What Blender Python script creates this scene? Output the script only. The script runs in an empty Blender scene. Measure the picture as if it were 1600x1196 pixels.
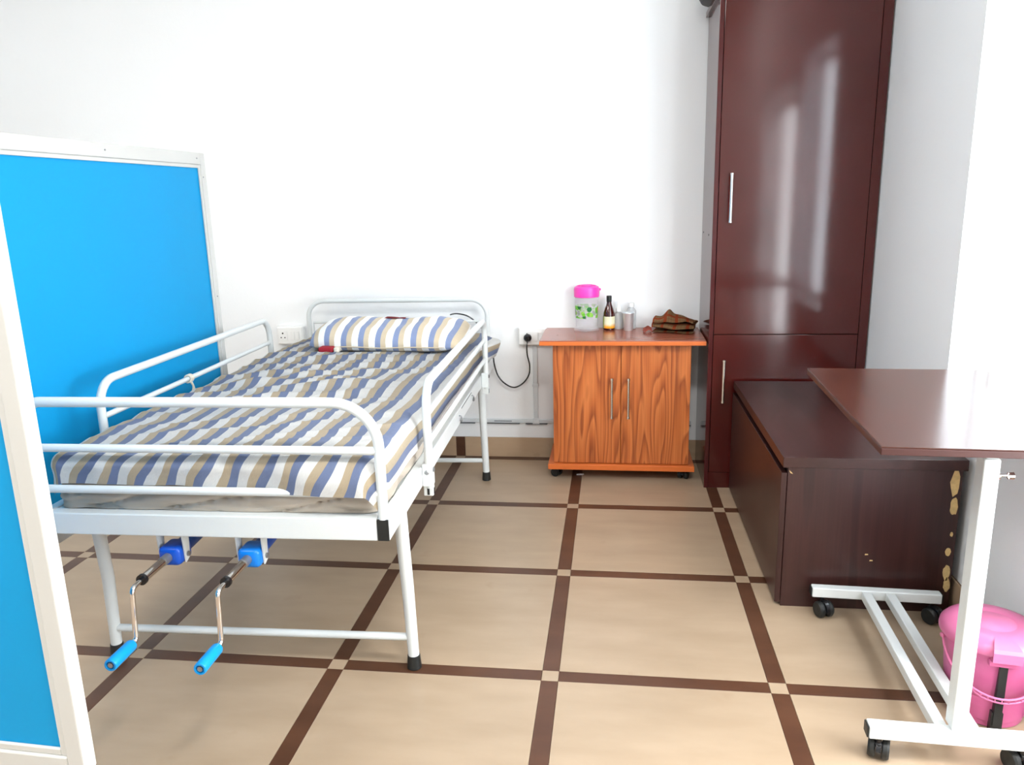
import bpy, bmesh, math, random
from mathutils import Vector, Matrix, noise
PI = math.pi
SC = bpy.context.scene
COL = SC.collection
random.seed(7)

# ------------------------------------------------------------------ camera
def setup_camera():
    pitch, yaw, roll = 0.2323, -0.1332, -0.0250
    cp, sp, cy, sy = math.cos(pitch), math.sin(pitch), math.cos(yaw), math.sin(yaw)
    F = Vector((sy*cp, cy*cp, -sp)); R = Vector((cy, -sy, 0)); U = R.cross(F)
    cr, sr = math.cos(roll), math.sin(roll)
    R2 = cr*R + sr*U; U2 = -sr*R + cr*U
    cam = bpy.data.cameras.new('camera'); o = bpy.data.objects.new('camera', cam); COL.objects.link(o)
    M = Matrix((R2, U2, -F)).transposed().to_4x4(); M.translation = Vector((1.9974, -1.8928, 1.2857))
    o.matrix_world = M
    cam.sensor_fit = 'HORIZONTAL'; cam.sensor_width = 36; cam.lens = 27.229
    cam.clip_start = 0.02; cam.clip_end = 100
    SC.camera = o
setup_camera()

# ------------------------------------------------------------------ world, lamps, exposure
SC.view_settings.view_transform = 'Standard'
SC.view_settings.look = 'None'
SC.view_settings.gamma = 1.0
SC.view_settings.use_curve_mapping = False
SC.view_settings.exposure = 0.72
w = bpy.data.worlds.new('world'); SC.world = w; w.use_nodes = True
bg = w.node_tree.nodes['Background']
bg.inputs[0].default_value = (0.93, 0.97, 1.0, 1); bg.inputs[1].default_value = 11.0

def area(name, loc, size, power, rot=(0, 0, 0), col=(1, 1, 1), portal=False):
    l = bpy.data.lights.new(name, 'AREA'); l.shape = 'RECTANGLE'; l.size, l.size_y = size; l.energy = power; l.color = col
    o = bpy.data.objects.new(name, l); COL.objects.link(o); o.location = loc; o.rotation_euler = rot
    if portal: l.cycles.is_portal = True
    return o
area('ceiling_lamp_near', (2.25, -1.35, 2.83), (0.45, 0.45), 26, col=(1.0, 0.985, 0.96))
area('fill_light_left', (-0.3, -1.6, 2.83), (1.2, 0.5), 42, col=(1.0, 0.99, 0.96))  # unseen fill light, added to brighten the bed and left wall
area('fill_light_rear', (1.6, -3.4, 2.83), (1.2, 0.3), 18, col=(1.0, 0.99, 0.97))  # unseen fill light added behind the camera to lift overall brightness
area('window_portal', (3.205, 0.353, 1.35), (1.30, 0.64), 10, rot=(0, PI/2, 0), portal=True)
area('door_portal', (3.205, -0.60, 0.955), (1.85, 0.96), 10, rot=(0, PI/2, 0), portal=True)

# ------------------------------------------------------------------ materials
def new_mat(name):
    m = bpy.data.materials.new(name); m.use_nodes = True
    return m, m.node_tree.nodes, m.node_tree.links, m.node_tree.nodes['Principled BSDF']
def c4(c): return (c[0], c[1], c[2], 1)
def srgb(r, g, b):
    f = lambda v: (v/255/12.92) if v/255 <= 0.04045 else ((v/255+0.055)/1.055)**2.4
    return (f(r), f(g), f(b))
def mat(name, col, rough=0.5, metal=0.0, var=0.06, vscale=6, bump=0.0, bscale=40, spec=0.5, coat=0.0, trans=0.0, ior=1.45, alpha=1.0, sub=0.0):
    m, N, K, P = new_mat(name)
    tc = N.new('ShaderNodeTexCoord')
    nz = N.new('ShaderNodeTexNoise'); nz.inputs['Scale'].default_value = vscale; nz.inputs['Detail'].default_value = 3
    K.new(tc.outputs['Object'], nz.inputs['Vector'])
    mx = N.new('ShaderNodeMix'); mx.data_type = 'RGBA'
    mx.inputs[6].default_value = c4([v*(1-var) for v in col]); mx.inputs[7].default_value = c4([min(1, v*(1+var)) for v in col])
    K.new(nz.outputs[0], mx.inputs[0]); K.new(mx.outputs[2], P.inputs['Base Color'])
    P.inputs['Roughness'].default_value = rough; P.inputs['Metallic'].default_value = metal
    P.inputs['Specular IOR Level'].default_value = spec; P.inputs['Coat Weight'].default_value = coat
    P.inputs['Transmission Weight'].default_value = trans; P.inputs['IOR'].default_value = ior; P.inputs['Alpha'].default_value = alpha
    if bump:
        n2 = N.new('ShaderNodeTexNoise'); n2.inputs['Scale'].default_value = bscale; n2.inputs['Detail'].default_value = 4
        K.new(tc.outputs['Object'], n2.inputs['Vector'])
        b = N.new('ShaderNodeBump'); b.inputs['Strength'].default_value = bump; b.inputs['Distance'].default_value = 0.004
        K.new(n2.outputs[0], b.inputs['Height']); K.new(b.outputs[0], P.inputs['Normal'])
    return m
def ramp(N, stops, interp='LINEAR'):
    r = N.new('ShaderNodeValToRGB'); cr = r.color_ramp; cr.interpolation = interp
    while len(cr.elements) < len(stops): cr.elements.new(0.5)
    for e, (p, c) in zip(cr.elements, stops): e.position = p; e.color = c4(c)
    return r
def math_node(N, K, op, a, b=None, c=None):
    n = N.new('ShaderNodeMath'); n.operation = op
    for i, v in enumerate((a, b, c)):
        if v is None: continue
        if isinstance(v, (int, float)): n.inputs[i].default_value = v
        else: K.new(v, n.inputs[i])
    return n.outputs[0]

def wood_mat(name, dark, mid, light, sx=9, sz=1.1, lines=9, rough=0.3, axis='Z', contrast=1.0, coat=0.0, streak=60):
    """contour-line grain that runs along one object axis"""
    m, N, K, P = new_mat(name)
    tc = N.new('ShaderNodeTexCoord'); mp = N.new('ShaderNodeMapping'); K.new(tc.outputs['Object'], mp.inputs[0])
    s = {'X': (sz, sx, sx), 'Y': (sx, sz, sx), 'Z': (sx, sx*0.3, sz)}[axis]
    mp.inputs['Scale'].default_value = s
    nz = N.new('ShaderNodeTexNoise'); nz.inputs['Scale'].default_value = 1; nz.inputs['Detail'].default_value = 2.0; nz.inputs['Roughness'].default_value = 0.45
    K.new(mp.outputs[0], nz.inputs['Vector'])
    f = math_node(N, K, 'FRACT', math_node(N, K, 'MULTIPLY', nz.outputs[0], lines))
    r = ramp(N, [(0, light), (0.45, mid), (0.85, dark), (1, light)])
    K.new(f, r.inputs[0])
    mp2 = N.new('ShaderNodeMapping'); K.new(tc.outputs['Object'], mp2.inputs[0])
    mp2.inputs['Scale'].default_value = {'X': (2, streak, streak), 'Y': (streak, 2, streak), 'Z': (streak, streak, 2)}[axis]
    n2 = N.new('ShaderNodeTexNoise'); n2.inputs['Scale'].default_value = 1; n2.inputs['Detail'].default_value = 3; K.new(mp2.outputs[0], n2.inputs['Vector'])
    r2 = ramp(N, [(0.3, dark), (0.65, light)]); K.new(n2.outputs[0], r2.inputs[0])
    mx = N.new('ShaderNodeMix'); mx.data_type = 'RGBA'; mx.inputs[0].default_value = 0.35
    K.new(r.outputs[0], mx.inputs[6]); K.new(r2.outputs[0], mx.inputs[7])
    K.new(mx.outputs[2], P.inputs['Base Color']); P.inputs['Roughness'].default_value = rough; P.inputs['Coat Weight'].default_value = coat
    P.inputs['Coat Roughness'].default_value = 0.1
    return m

M = {}
M['wall'] = mat('wall_paint', (0.87, 0.89, 0.90), 0.75, var=0.015, vscale=2, bump=0.12, bscale=60)
M['ceiling'] = mat('ceiling_paint', (0.85, 0.85, 0.84), 0.9, var=0.01)
M['white'] = mat('white_powder_coat', (0.67, 0.705, 0.70), 0.28, var=0.03, vscale=9, bump=0.05, bscale=120)
M['screenwhite'] = mat('screen_frame_white', (0.58, 0.58, 0.555), 0.4, var=0.03, vscale=5)
M['blue_cloth'] = mat('screen_blue_laminate', srgb(0, 146, 204), 0.55, var=0.05, vscale=1.6, spec=0.3)
M['black'] = mat('black_rubber', (0.012, 0.014, 0.014), 0.45, var=0.2, vscale=30, bump=0.1)
M['blackgloss'] = mat('black_plastic', (0.010, 0.010, 0.012), 0.22, var=0.1)
M['chrome'] = mat('chrome', (0.72, 0.68, 0.64), 0.12, metal=1, var=0.03)
M['handle'] = mat('brushed_handle_metal', (0.78, 0.76, 0.72), 0.2, metal=1, var=0.03)
M['blue_plastic'] = mat('blue_plastic', srgb(10, 120, 215), 0.3, var=0.05)
M['blue_deep'] = mat('deep_blue_plastic', srgb(15, 80, 190), 0.3, var=0.05)
M['cyan_plastic'] = mat('light_blue_grip', srgb(0, 150, 225), 0.35, var=0.05)
M['casing'] = mat('blue_screw_casing', srgb(25, 70, 150), 0.35, var=0.08)
M['grey'] = mat('grey_metal', (0.3, 0.31, 0.32), 0.35, metal=0.7)
M['cap_plastic'] = mat('white_plastic', (0.88, 0.89, 0.88), 0.3, var=0.01)
M['conduit'] = mat('painted_conduit', (0.66, 0.70, 0.72), 0.5, var=0.06, vscale=25)
M['grime'] = mat('dark_joint_grime', (0.12, 0.14, 0.16), 0.9, var=0.3, vscale=50)
M['pink'] = mat('pink_plastic', srgb(196, 104, 144), 0.35, var=0.04, vscale=8)
M['pink_deep'] = mat('pink_bucket_body', srgb(190, 92, 138), 0.38, var=0.05, vscale=8)
M['magenta'] = mat('bright_pink_lid', srgb(255, 70, 185), 0.35, var=0.06, vscale=30)
M['maroon_cloth'] = mat('red_cloth', srgb(150, 28, 42), 0.8, bump=0.3, bscale=200)
M['beige'] = mat('beige_mattress_cover', (0.44, 0.38, 0.31), 0.6, var=0.08, vscale=5, bump=0.15, bscale=300)
M['mattress_cream'] = mat('cream_mattress', (0.72, 0.66, 0.55), 0.7)
M['orange_edge'] = mat('orange_edge_band', srgb(212, 110, 50), 0.35, var=0.08, vscale=12)
M['cab_top'] = wood_mat('cabinet_top_laminate', srgb(150, 82, 62), srgb(160, 90, 68), srgb(168, 96, 74), 6, 1, 1.5, 0.22, 'X')
M['orange_wood'] = wood_mat('orange_wood_grain', srgb(126, 54, 18), srgb(186, 98, 44), srgb(206, 120, 62), 8, 0.8, 15, 0.32, 'Z', streak=140)
M['steel'] = mat('stainless_steel', (0.74, 0.78, 0.80), 0.28, metal=0.6)
M['chip'] = mat('exposed_chipboard', srgb(205, 175, 120), 0.9, var=0.3, vscale=60, bump=0.8, bscale=150)
M['litter'] = mat('white_scrap', (0.8, 0.8, 0.8), 0.7)

def wardrobe_mat(name, base, r0=0.095, r1=0.10):
    m, N, K, P = new_mat(name)
    tc = N.new('ShaderNodeTexCoord')
    nz = N.new('ShaderNodeTexNoise'); nz.inputs['Scale'].default_value = 2.6; nz.inputs['Detail'].default_value = 2
    K.new(tc.outputs['Object'], nz.inputs['Vector'])
    r = ramp(N, [(0.3, base), (0.75, tuple(min(1, v*1.35+0.004) for v in base))]); K.new(nz.outputs[0], r.inputs[0]); K.new(r.outputs[0], P.inputs['Base Color'])
    rr = N.new('ShaderNodeMapRange'); rr.inputs[1].default_value = 0.35; rr.inputs[2].default_value = 0.7; rr.inputs[3].default_value = r0; rr.inputs[4].default_value = r0+0.015
    K.new(nz.outputs[0], rr.inputs[0]); K.new(rr.outputs[0], P.inputs['Roughness'])
    P.inputs['Specular IOR Level'].default_value = 0.5
    return m
M['wardrobe'] = wardrobe_mat('maroon_laminate', srgb(66, 17, 14))
M['wardrobe_side'] = wardrobe_mat('maroon_side_laminate', srgb(64, 16, 18), 0.1, 0.16)
M['seam'] = mat('dark_gap', (0.006, 0.003, 0.003), 0.8)
M['wenge'] = wood_mat('dark_wenge_vertical', srgb(38, 17, 15), srgb(48, 23, 20), srgb(60, 33, 30), 14, 1.2, 2.5, 0.34, 'Z', streak=140)
M['wenge_top'] = wood_mat('dark_wenge_top', srgb(44, 21, 18), srgb(52, 27, 23), srgb(60, 33, 30), 8, 1.2, 2, 0.3, 'Y', streak=60)
M['table_top'] = wood_mat('table_dark_laminate', srgb(56, 29, 22), srgb(62, 33, 25), srgb(68, 38, 30), 7, 1.0, 2, 0.2, 'Y', streak=40)
M['wenge_edge'] = mat('dark_edge_band', srgb(62, 32, 28), 0.4, var=0.15, vscale=20)

def tile_mat(name, a, b, dirt, rough=0.3):
    m, N, K, P = new_mat(name)
    g = N.new('ShaderNodeNewGeometry')
    mp = N.new('ShaderNodeMapping'); mp.inputs['Scale'].default_value = (1.6, 5, 5); K.new(g.outputs['Position'], mp.inputs[0])
    nz = N.new('ShaderNodeTexNoise'); nz.inputs['Scale'].default_value = 2.2; nz.inputs['Detail'].default_value = 5; K.new(mp.outputs[0], nz.inputs['Vector'])
    r = ramp(N, [(0.3, a), (0.7, b)]); K.new(nz.outputs[0], r.inputs[0])
    n2 = N.new('ShaderNodeTexNoise'); n2.inputs['Scale'].default_value = 9; n2.inputs['Detail'].default_value = 3; K.new(g.outputs['Position'], n2.inputs['Vector'])
    r2 = ramp(N, [(0.67, (0, 0, 0)), (0.76, (1, 1, 1))]); K.new(n2.outputs[0], r2.inputs[0])
    mx = N.new('ShaderNodeMix'); mx.data_type = 'RGBA'; K.new(math_node(N, K, 'MULTIPLY', r2.outputs[0], 0.35), mx.inputs[0])
    K.new(r.outputs[0], mx.inputs[6]); mx.inputs[7].default_value = c4(dirt)
    K.new(mx.outputs[2], P.inputs['Base Color'])
    P.inputs['Roughness'].default_value = rough; P.inputs['Specular IOR Level'].default_value = 0.4
    return m
M['tile'] = tile_mat('beige_floor_tile', srgb(164, 143, 119), srgb(175, 154, 130), srgb(158, 134, 108))
M['strip'] = tile_mat('brown_floor_strip', srgb(74, 46, 31), srgb(92, 60, 42), srgb(64, 40, 28), 0.35)
M['grout'] = mat('floor_grout', srgb(120, 98, 76), 0.9)
M['skirt'] = tile_mat('skirting_tile_beige', srgb(172, 146, 118), srgb(186, 160, 132), srgb(150, 124, 96))

def stripe_mat(name, period, phase):
    m, N, K, P = new_mat(name)
    uv = N.new('ShaderNodeUVMap'); uv.uv_map = 'UVMap'
    sep = N.new('ShaderNodeSeparateXYZ'); K.new(uv.outputs[0], sep.inputs[0])
    f = math_node(N, K, 'FRACT', math_node(N, K, 'ADD', math_node(N, K, 'DIVIDE', sep.outputs[0], period), phase))
    W, T, B = (0.90, 0.90, 0.87), srgb(208, 192, 164), srgb(134, 148, 182)
    r = ramp(N, [(0, T), (0.30, B), (0.62, W)], 'CONSTANT'); K.new(f, r.inputs[0])
    mp = N.new('ShaderNodeMapping'); mp.inputs['Scale'].default_value = (900, 90, 1); K.new(uv.outputs[0], mp.inputs[0])
    nz = N.new('ShaderNodeTexNoise'); nz.inputs['Scale'].default_value = 1; nz.inputs['Detail'].default_value = 2; K.new(mp.outputs[0], nz.inputs['Vector'])
    mx = N.new('ShaderNodeMix'); mx.data_type = 'RGBA'; mx.blend_type = 'MULTIPLY'; mx.inputs[0].default_value = 0.5
    r3 = ramp(N, [(0.3, (0.78, 0.78, 0.8)), (0.7, (1, 1, 1))]); K.new(nz.outputs[0], r3.inputs[0])
    K.new(r.outputs[0], mx.inputs[6]); K.new(r3.outputs[0], mx.inputs[7])
    K.new(mx.outputs[2], P.inputs['Base Color']); P.inputs['Roughness'].default_value = 0.85; P.inputs['Specular IOR Level'].default_value = 0.2
    P.inputs['Sheen Weight'].default_value = 0.15
    n2 = N.new('ShaderNodeTexNoise'); n2.inputs['Scale'].default_value = 18; n2.inputs['Detail'].default_value = 5; K.new(uv.outputs[0], n2.inputs['Vector'])
    b = N.new('ShaderNodeBump'); b.inputs['Strength'].default_value = 0.35; b.inputs['Distance'].default_value = 0.01
    K.new(n2.outputs[0], b.inputs['Height']); K.new(b.outputs[0], P.inputs['Normal'])
    return m
# blue band centre (f = 0.46) sits at u = -0.115
PER = 0.078
M['stripe'] = stripe_mat('striped_cotton', PER, 0.46 + 0.115/PER)
M['stripe_pillow'] = stripe_mat('striped_pillow_cotton', -PER, 0.30)

# ------------------------------------------------------------------ mesh helpers
class MB:
    def __init__(s): s.bm = bmesh.new(); s.mats = []; s.flat = True
    def _mi(s, faces, mi):
        for f in faces: f.material_index = mi
    def box(s, x0, x1, y0, y1, z0, z1, bev=0.0, mi=0, seg=2):
        r = bmesh.ops.create_cube(s.bm, size=1)
        vs = r['verts']
        for v in vs: v.co = Vector(((x0+x1)/2+v.co.x*(x1-x0), (y0+y1)/2+v.co.y*(y1-y0), (z0+z1)/2+v.co.z*(z1-z0)))
        fs = set(f for v in vs for f in v.link_faces); s._mi(fs, mi)
        if bev:
            es = list(set(e for v in vs for e in v.link_edges))
            r = bmesh.ops.bevel(s.bm, geom=es, offset=bev, segments=seg, affect='EDGES', profile=0.5)
            s._mi(r['faces'], mi)
        return s
    def tube(s, pts, r, n=14, cap=True, mi=0, r2=None):
        s.flat = False; pts = [Vector(p) for p in pts]; rings = []
        t0 = (pts[1]-pts[0]).normalized(); up = Vector((0, 0, 1)) if abs(t0.z) < 0.9 else Vector((1, 0, 0))
        nrm = (up - t0*up.dot(t0)).normalized()
        for i, p in enumerate(pts):
            t = ((pts[min(i+1, len(pts)-1)]-pts[max(i-1, 0)])).normalized()
            nrm = (nrm - t*nrm.dot(t)).normalized(); b = t.cross(nrm)
            rr = r if r2 is None else r+(r2-r)*i/(len(pts)-1)
            if callable(r): rr = r(i/(len(pts)-1))
            rings.append([s.bm.verts.new(p+nrm*rr*math.cos(a)+b*rr*math.sin(a)) for a in [2*PI*k/n for k in range(n)]])
        for a, b in zip(rings, rings[1:]):
            for k in range(n):
                f = s.bm.faces.new((a[k], a[(k+1) % n], b[(k+1) % n], b[k])); f.material_index = mi
        if cap:
            f = s.bm.faces.new(list(reversed(rings[0]))); f.material_index = mi
            f = s.bm.faces.new(rings[-1]); f.material_index = mi
        return s
    def lathe(s, prof, c=(0, 0, 0), n=32, mi=0, axis='Z', closed=False):
        rings = []; s.flat = False
        for (r, z) in prof:
            ring = []
            for k in range(n):
                a = 2*PI*k/n; r_ = max(r, 1e-5)
                if axis == 'Z': p = (r_*math.cos(a), r_*math.sin(a), z)
                elif axis == 'Y': p = (r_*math.cos(a), z, r_*math.sin(a))
                else: p = (z, r_*math.cos(a), r_*math.sin(a))
                ring.append(s.bm.verts.new(Vector(p)+Vector(c)))
            rings.append(ring)
        for a, b in zip(rings, rings[1:]):
            for k in range(n):
                f = s.bm.faces.new((a[k], a[(k+1) % n], b[(k+1) % n], b[k])); f.material_index = mi
        if not closed:
            for ring, rv in ((rings[0], True), (rings[-1], False)):
                f = s.bm.faces.new(list(reversed(ring)) if rv else ring); f.material_index = mi
        return s
    def prism(s, poly, z0, z1, plane='XY', bev=0.0, mi=0):
        def P(a, b, h): return {'XY': (a, b, h), 'XZ': (a, h, b), 'YZ': (h, a, b)}[plane]
        lo = [s.bm.verts.new(P(a, b, z0)) for a, b in poly]; hi = [s.bm.verts.new(P(a, b, z1)) for a, b in poly]
        fs = [s.bm.faces.new(lo), s.bm.faces.new(hi)]
        n = len(poly)
        for i in range(n): fs.append(s.bm.faces.new((lo[i], lo[(i+1) % n], hi[(i+1) % n], hi[i])))
        s._mi(fs, mi)
        if bev:
            es = list(set(e for v in lo+hi for e in v.link_edges))
            bmesh.ops.bevel(s.bm, geom=es, offset=bev, segments=2, affect='EDGES', profile=0.5)
        return s
    def build(s, name, mats, parent=None, smooth=35, loc=None, rot=None):
        bmesh.ops.recalc_face_normals(s.bm, faces=s.bm.faces)
        if s.flat and smooth == 35: smooth = 12
        me = bpy.data.meshes.new(name); s.bm.to_mesh(me); s.bm.free()
        for m in (mats if isinstance(mats, (list, tuple)) else [mats]): me.materials.append(m)
        return link(name, me, parent, smooth, loc, rot)
def link(name, me, parent=None, smooth=35, loc=None, rot=None):
    if smooth:
        me.polygons.foreach_set('use_smooth', [True]*len(me.polygons))
        me.set_sharp_from_angle(angle=math.radians(smooth))
    o = bpy.data.objects.new(name, me); COL.objects.link(o)
    if parent: o.parent = parent
    if loc: o.location = loc
    if rot: o.rotation_euler = rot
    return o
def tag(o, label=None, cat=None, group=None, kind=None):
    for k, v in (('label', label), ('category', cat), ('group', group), ('kind', kind)):
        if v: o[k] = v
    return o
def empty(name, label, cat, loc=(0, 0, 0), rz=0, group=None):
    o = bpy.data.objects.new(name, None); COL.objects.link(o); o.location = loc; o.rotation_euler = (0, 0, rz); o.empty_display_size = 0.1
    return tag(o, label, cat, group)
def arc(c, r, a0, a1, plane, n=8):
    out = []
    for i in range(n+1):
        a = a0+(a1-a0)*i/n; u, v = r*math.cos(a), r*math.sin(a)
        out.append({'XZ': (c[0]+u, c[1], c[2]+v), 'YZ': (c[0], c[1]+u, c[2]+v), 'XY': (c[0]+u, c[1]+v, c[2])}[plane])
    return out
def copy_tree(o, parent=None):
    c = o.copy(); COL.objects.link(c)
    if parent: c.parent = parent
    for ch in list(o.children): copy_tree(ch, c)
    return c

# ------------------------------------------------------------------ setting
P = 0.61; H = 2.9
X0, X1, Y0, Y1 = -1.7, 3.06, -4.3, 1.865
fl = tag(MB().box(X0-0.15, X1+0.15, Y0-0.15, Y1+0.15, -0.12, -0.0045).build('floor', M['grout']), kind='structure')
_cache = {}
def piece(name, m, x0, x1, y0, y1):
    x0, x1, y0, y1 = max(x0, X0), min(x1, X1), max(y0, Y0), min(y1, Y1)
    if x1-x0 < 0.004 or y1-y0 < 0.004: return
    key = (name, round(x1-x0, 4), round(y1-y0, 4))
    if key not in _cache:
        a, b = (x1-x0)/2, (y1-y0)/2
        o = MB().box(-a, a, -b, b, -0.006, 0, 0.0006, seg=1).build(name, m, fl, smooth=0)
        _cache[key] = o
    else:
        o = _cache[key].copy(); COL.objects.link(o)
    o.location = ((x0+x1)/2, (y0+y1)/2, 0)
S = 0.046/2; G = 0.0008
for i in range(-3, 6):
    for j in range(-8, 4):
        x, y = i*P, j*P
        piece('floor_tile', M['tile'], x+S+G, x+P-S-G, y+S+G, y+P-S-G)
        piece('strip_tile', M['strip'], x+S+G, x+P-S-G, y-S, y+S)
        piece('strip_tile', M['strip'], x-S, x+S, y+S+G, y+P-S-G)
        piece('corner_tile', M['tile'], x-S, x+S, y-S, y+S)
wb = tag(MB().box(X0-0.15, X1+0.15, Y1, Y1+0.15, 0, H).build('wall_back', M['wall'], smooth=0), kind='structure')
tag(MB().box(X0-0.15, X0, Y0, Y1, 0, H).build('wall_left', M['wall'], smooth=0), kind='structure')
tag(MB().box(X0-0.15, X1+0.15, Y0-0.15, Y0, 0, H).build('wall_front', M['wall'], smooth=0), kind='structure')
tag(MB().box(X0-0.15, X1+0.15, Y0-0.15, Y1+0.15, H, H+0.1).build('ceiling', M['ceiling'], smooth=0), kind='structure')
WY0, WY1, WZ0, WZ1 = 0.02, 0.685, 0.68, 2.02
DY0, DY1, DZ1 = -1.12, -0.13, 1.90
b = MB()
b.box(X1, X1+0.15, WY1, Y1, 0, H); b.box(X1, X1+0.15, Y0, DY0, 0, H); b.box(X1, X1+0.15, DY1, WY0, 0, H)
b.box(X1, X1+0.15, WY0, WY1, 0, WZ0); b.box(X1, X1+0.15, WY0, WY1, WZ1, H); b.box(X1, X1+0.15, DY0, DY1, DZ1, H)
tag(b.build('wall_right', M['wall'], smooth=0), kind='structure')
# window in the right wall: frame, two sashes, panes
m, N, K, PB = new_mat('clear_glass')
gl = N.new('ShaderNodeBsdfGlossy'); gl.inputs['Roughness'].default_value = 0.02; tr = N.new('ShaderNodeBsdfTransparent'); ms = N.new('ShaderNodeMixShader')
ms.inputs[0].default_value = 0.06; K.new(tr.outputs[0], ms.inputs[1]); K.new(gl.outputs[0], ms.inputs[2]); K.new(ms.outputs[0], N['Material Output'].inputs[0]); M['glass'] = m
m, N, K, PB = new_mat('frosted_glass')
tl = N.new('ShaderNodeBsdfTranslucent'); tl.inputs[0].default_value = (0.78, 0.80, 0.82, 1); tr = N.new('ShaderNodeBsdfTransparent'); ms = N.new('ShaderNodeMixShader')
ms.inputs[0].default_value = 0.93; K.new(tr.outputs[0], ms.inputs[1]); K.new(tl.outputs[0], ms.inputs[2]); K.new(ms.outputs[0], N['Material Output'].inputs[0]); M['frost'] = m
wn = tag(bpy.data.objects.new('window_1', None), kind='structure'); COL.objects.link(wn); wn.location = (X1+0.115, (WY0+WY1)/2, WZ0)
hw, hh = (WY1-WY0)/2, WZ1-WZ0
b = MB()
b.box(-0.03, 0.03, -hw, hw, 0, 0.015, 0.002); b.box(-0.03, 0.03, -hw, hw, hh-0.015, hh, 0.002)
b.box(-0.03, 0.03, -hw, -hw+0.015, 0.015, hh-0.015, 0.002); b.box(-0.03, 0.03, hw-0.015, hw, 0.015, hh-0.015, 0.002)
b.build('window_frame', M['cap_plastic'], wn)
mid = 0.0
for (ya, yb, xo) in ((-hw+0.015, 0.01, -0.012), (-0.01, hw-0.015, 0.012)):
    b = MB()
    b.box(xo-0.011, xo+0.011, ya, yb, 0.015, 0.045, 0.002); b.box(xo-0.011, xo+0.011, ya, yb, hh-0.045, hh-0.015, 0.002)
    b.box(xo-0.011, xo+0.011, ya, ya+0.02, 0.045, hh-0.045, 0.002); b.box(xo-0.011, xo+0.011, yb-0.02, yb, 0.045, hh-0.045, 0.002)
    sh = b.build('sash', M['cap_plastic'], wn)
    MB().box(xo-0.002, xo+0.002, ya+0.018, yb-0.018, 0.04, hh-0.04).build('pane', M['frost'], sh, smooth=0)
# glazed balcony door next to it (outside the frame, mirrored in the wardrobe)
dn = tag(bpy.data.objects.new('door_1', None), kind='structure'); COL.objects.link(dn); dn.location = (X1+0.115, (DY0+DY1)/2, 0)
hw = (DY1-DY0)/2
b = MB(); b.box(-0.03, 0.03, -hw, -hw+0.02, 0, DZ1, 0.002); b.box(-0.03, 0.03, hw-0.02, hw, 0, DZ1, 0.002); b.box(-0.03, 0.03, -hw+0.02, hw-0.02, DZ1-0.02, DZ1, 0.002)
b.build('door_frame', M['cap_plastic'], dn)
b = MB(); b.box(-0.012, 0.012, -hw+0.022, -hw+0.06, 0.01, DZ1-0.022, 0.002); b.box(-0.012, 0.012, hw-0.06, hw-0.022, 0.01, DZ1-0.022, 0.002)
b.box(-0.012, 0.012, -hw+0.06, hw-0.06, DZ1-0.07, DZ1-0.022, 0.002); b.box(-0.012, 0.012, -hw+0.06, hw-0.06, 0.01, 0.30, 0.002)
dl = b.build('door_leaf', M['cap_plastic'], dn)
MB().box(-0.003, 0.003, -hw+0.058, hw-0.058, 0.298, DZ1-0.068).build('pane', M['glass'], dl, smooth=0)
MB().tube([(-0.045, -hw+0.04, 0.95), (-0.045, -hw+0.04, 1.10)], 0.008, 12).build('door_handle', M['handle'], dl)
# skirting, back wall and right wall, tile by tile
bb = tag(MB().box(X0, X1, Y1-0.004, Y1, 0, 0.101).build('baseboard_back', M['grout'], smooth=0), kind='structure')
for i in range(-3, 6):
    for nm, mm, a, c in (('skirting_tile', M['skirt'], i*P+S+G, (i+1)*P-S-G), ('skirting_strip', M['strip'], i*P-S, i*P+S)):
        a, c = max(a, X0), min(c, X1)
        if c-a > 0.004: MB().box(a, c, Y1-0.010, Y1-0.004, 0.0003, 0.102, 0.001, seg=1).build(nm, mm, bb, smooth=0)
br_ = tag(MB().box(X1-0.004, X1, DY1, Y1-0.01, 0, 0.101).build('baseboard_right', M['grout'], smooth=0), kind='structure')
for j in range(-7, 3):
    if -1.9 < j*P < -0.3: continue
    for nm, mm, a, c in (('skirting_tile', M['skirt'], j*P+S+G, (j+1)*P-S-G), ('skirting_strip', M['strip'], j*P-S, j*P+S)):
        a, c = max(a, Y0), min(c, Y1-0.011)
        if c-a > 0.004: MB().box(X1-0.010, X1-0.004, a, c, 0.0003, 0.102, 0.001, seg=1).build(nm, mm, br_, smooth=0)

# ------------------------------------------------------------------ conduits and sockets on the back wall
t = empty('cable_conduit', 'white conduit low along the back wall, with a branch up to the right socket', 'conduit', (1.2, Y1, 0.19))
b = MB(); b.box(-1.9, 1.18, -0.0125, 0, -0.010, 0.010, 0.003)
b.build('horizontal_trunk', M['conduit'], t)
b = MB(); b.box(0.402, 0.425, -0.012, 0, 0.010, 0.394, 0.003); b.build('vertical_trunk', M['conduit'], t)
b = MB(); b.box(0.398, 0.429, -0.015, 0, 0.18, 0.196, 0.003); b.build('joint_cover', M['conduit'], t)
b = MB(); b.box(0.396, 0.431, -0.017, 0, -0.013, 0.014, 0.003); b.build('joint_cover', M['conduit'], t)
b = MB()
for (a, c, z) in ((-0.02, 0.10, -0.0125), (0.13, 0.33, -0.0120), (0.36, 0.47, -0.013), (0.9, 1.18, -0.012), (0.20, 0.29, 0.001)):
    b.box(a, c, -0.0152, -0.001, z-0.0016, z+0.0014)
tag(b.build('paint_crack', M['grime'], t, smooth=0), kind='stuff')

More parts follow.
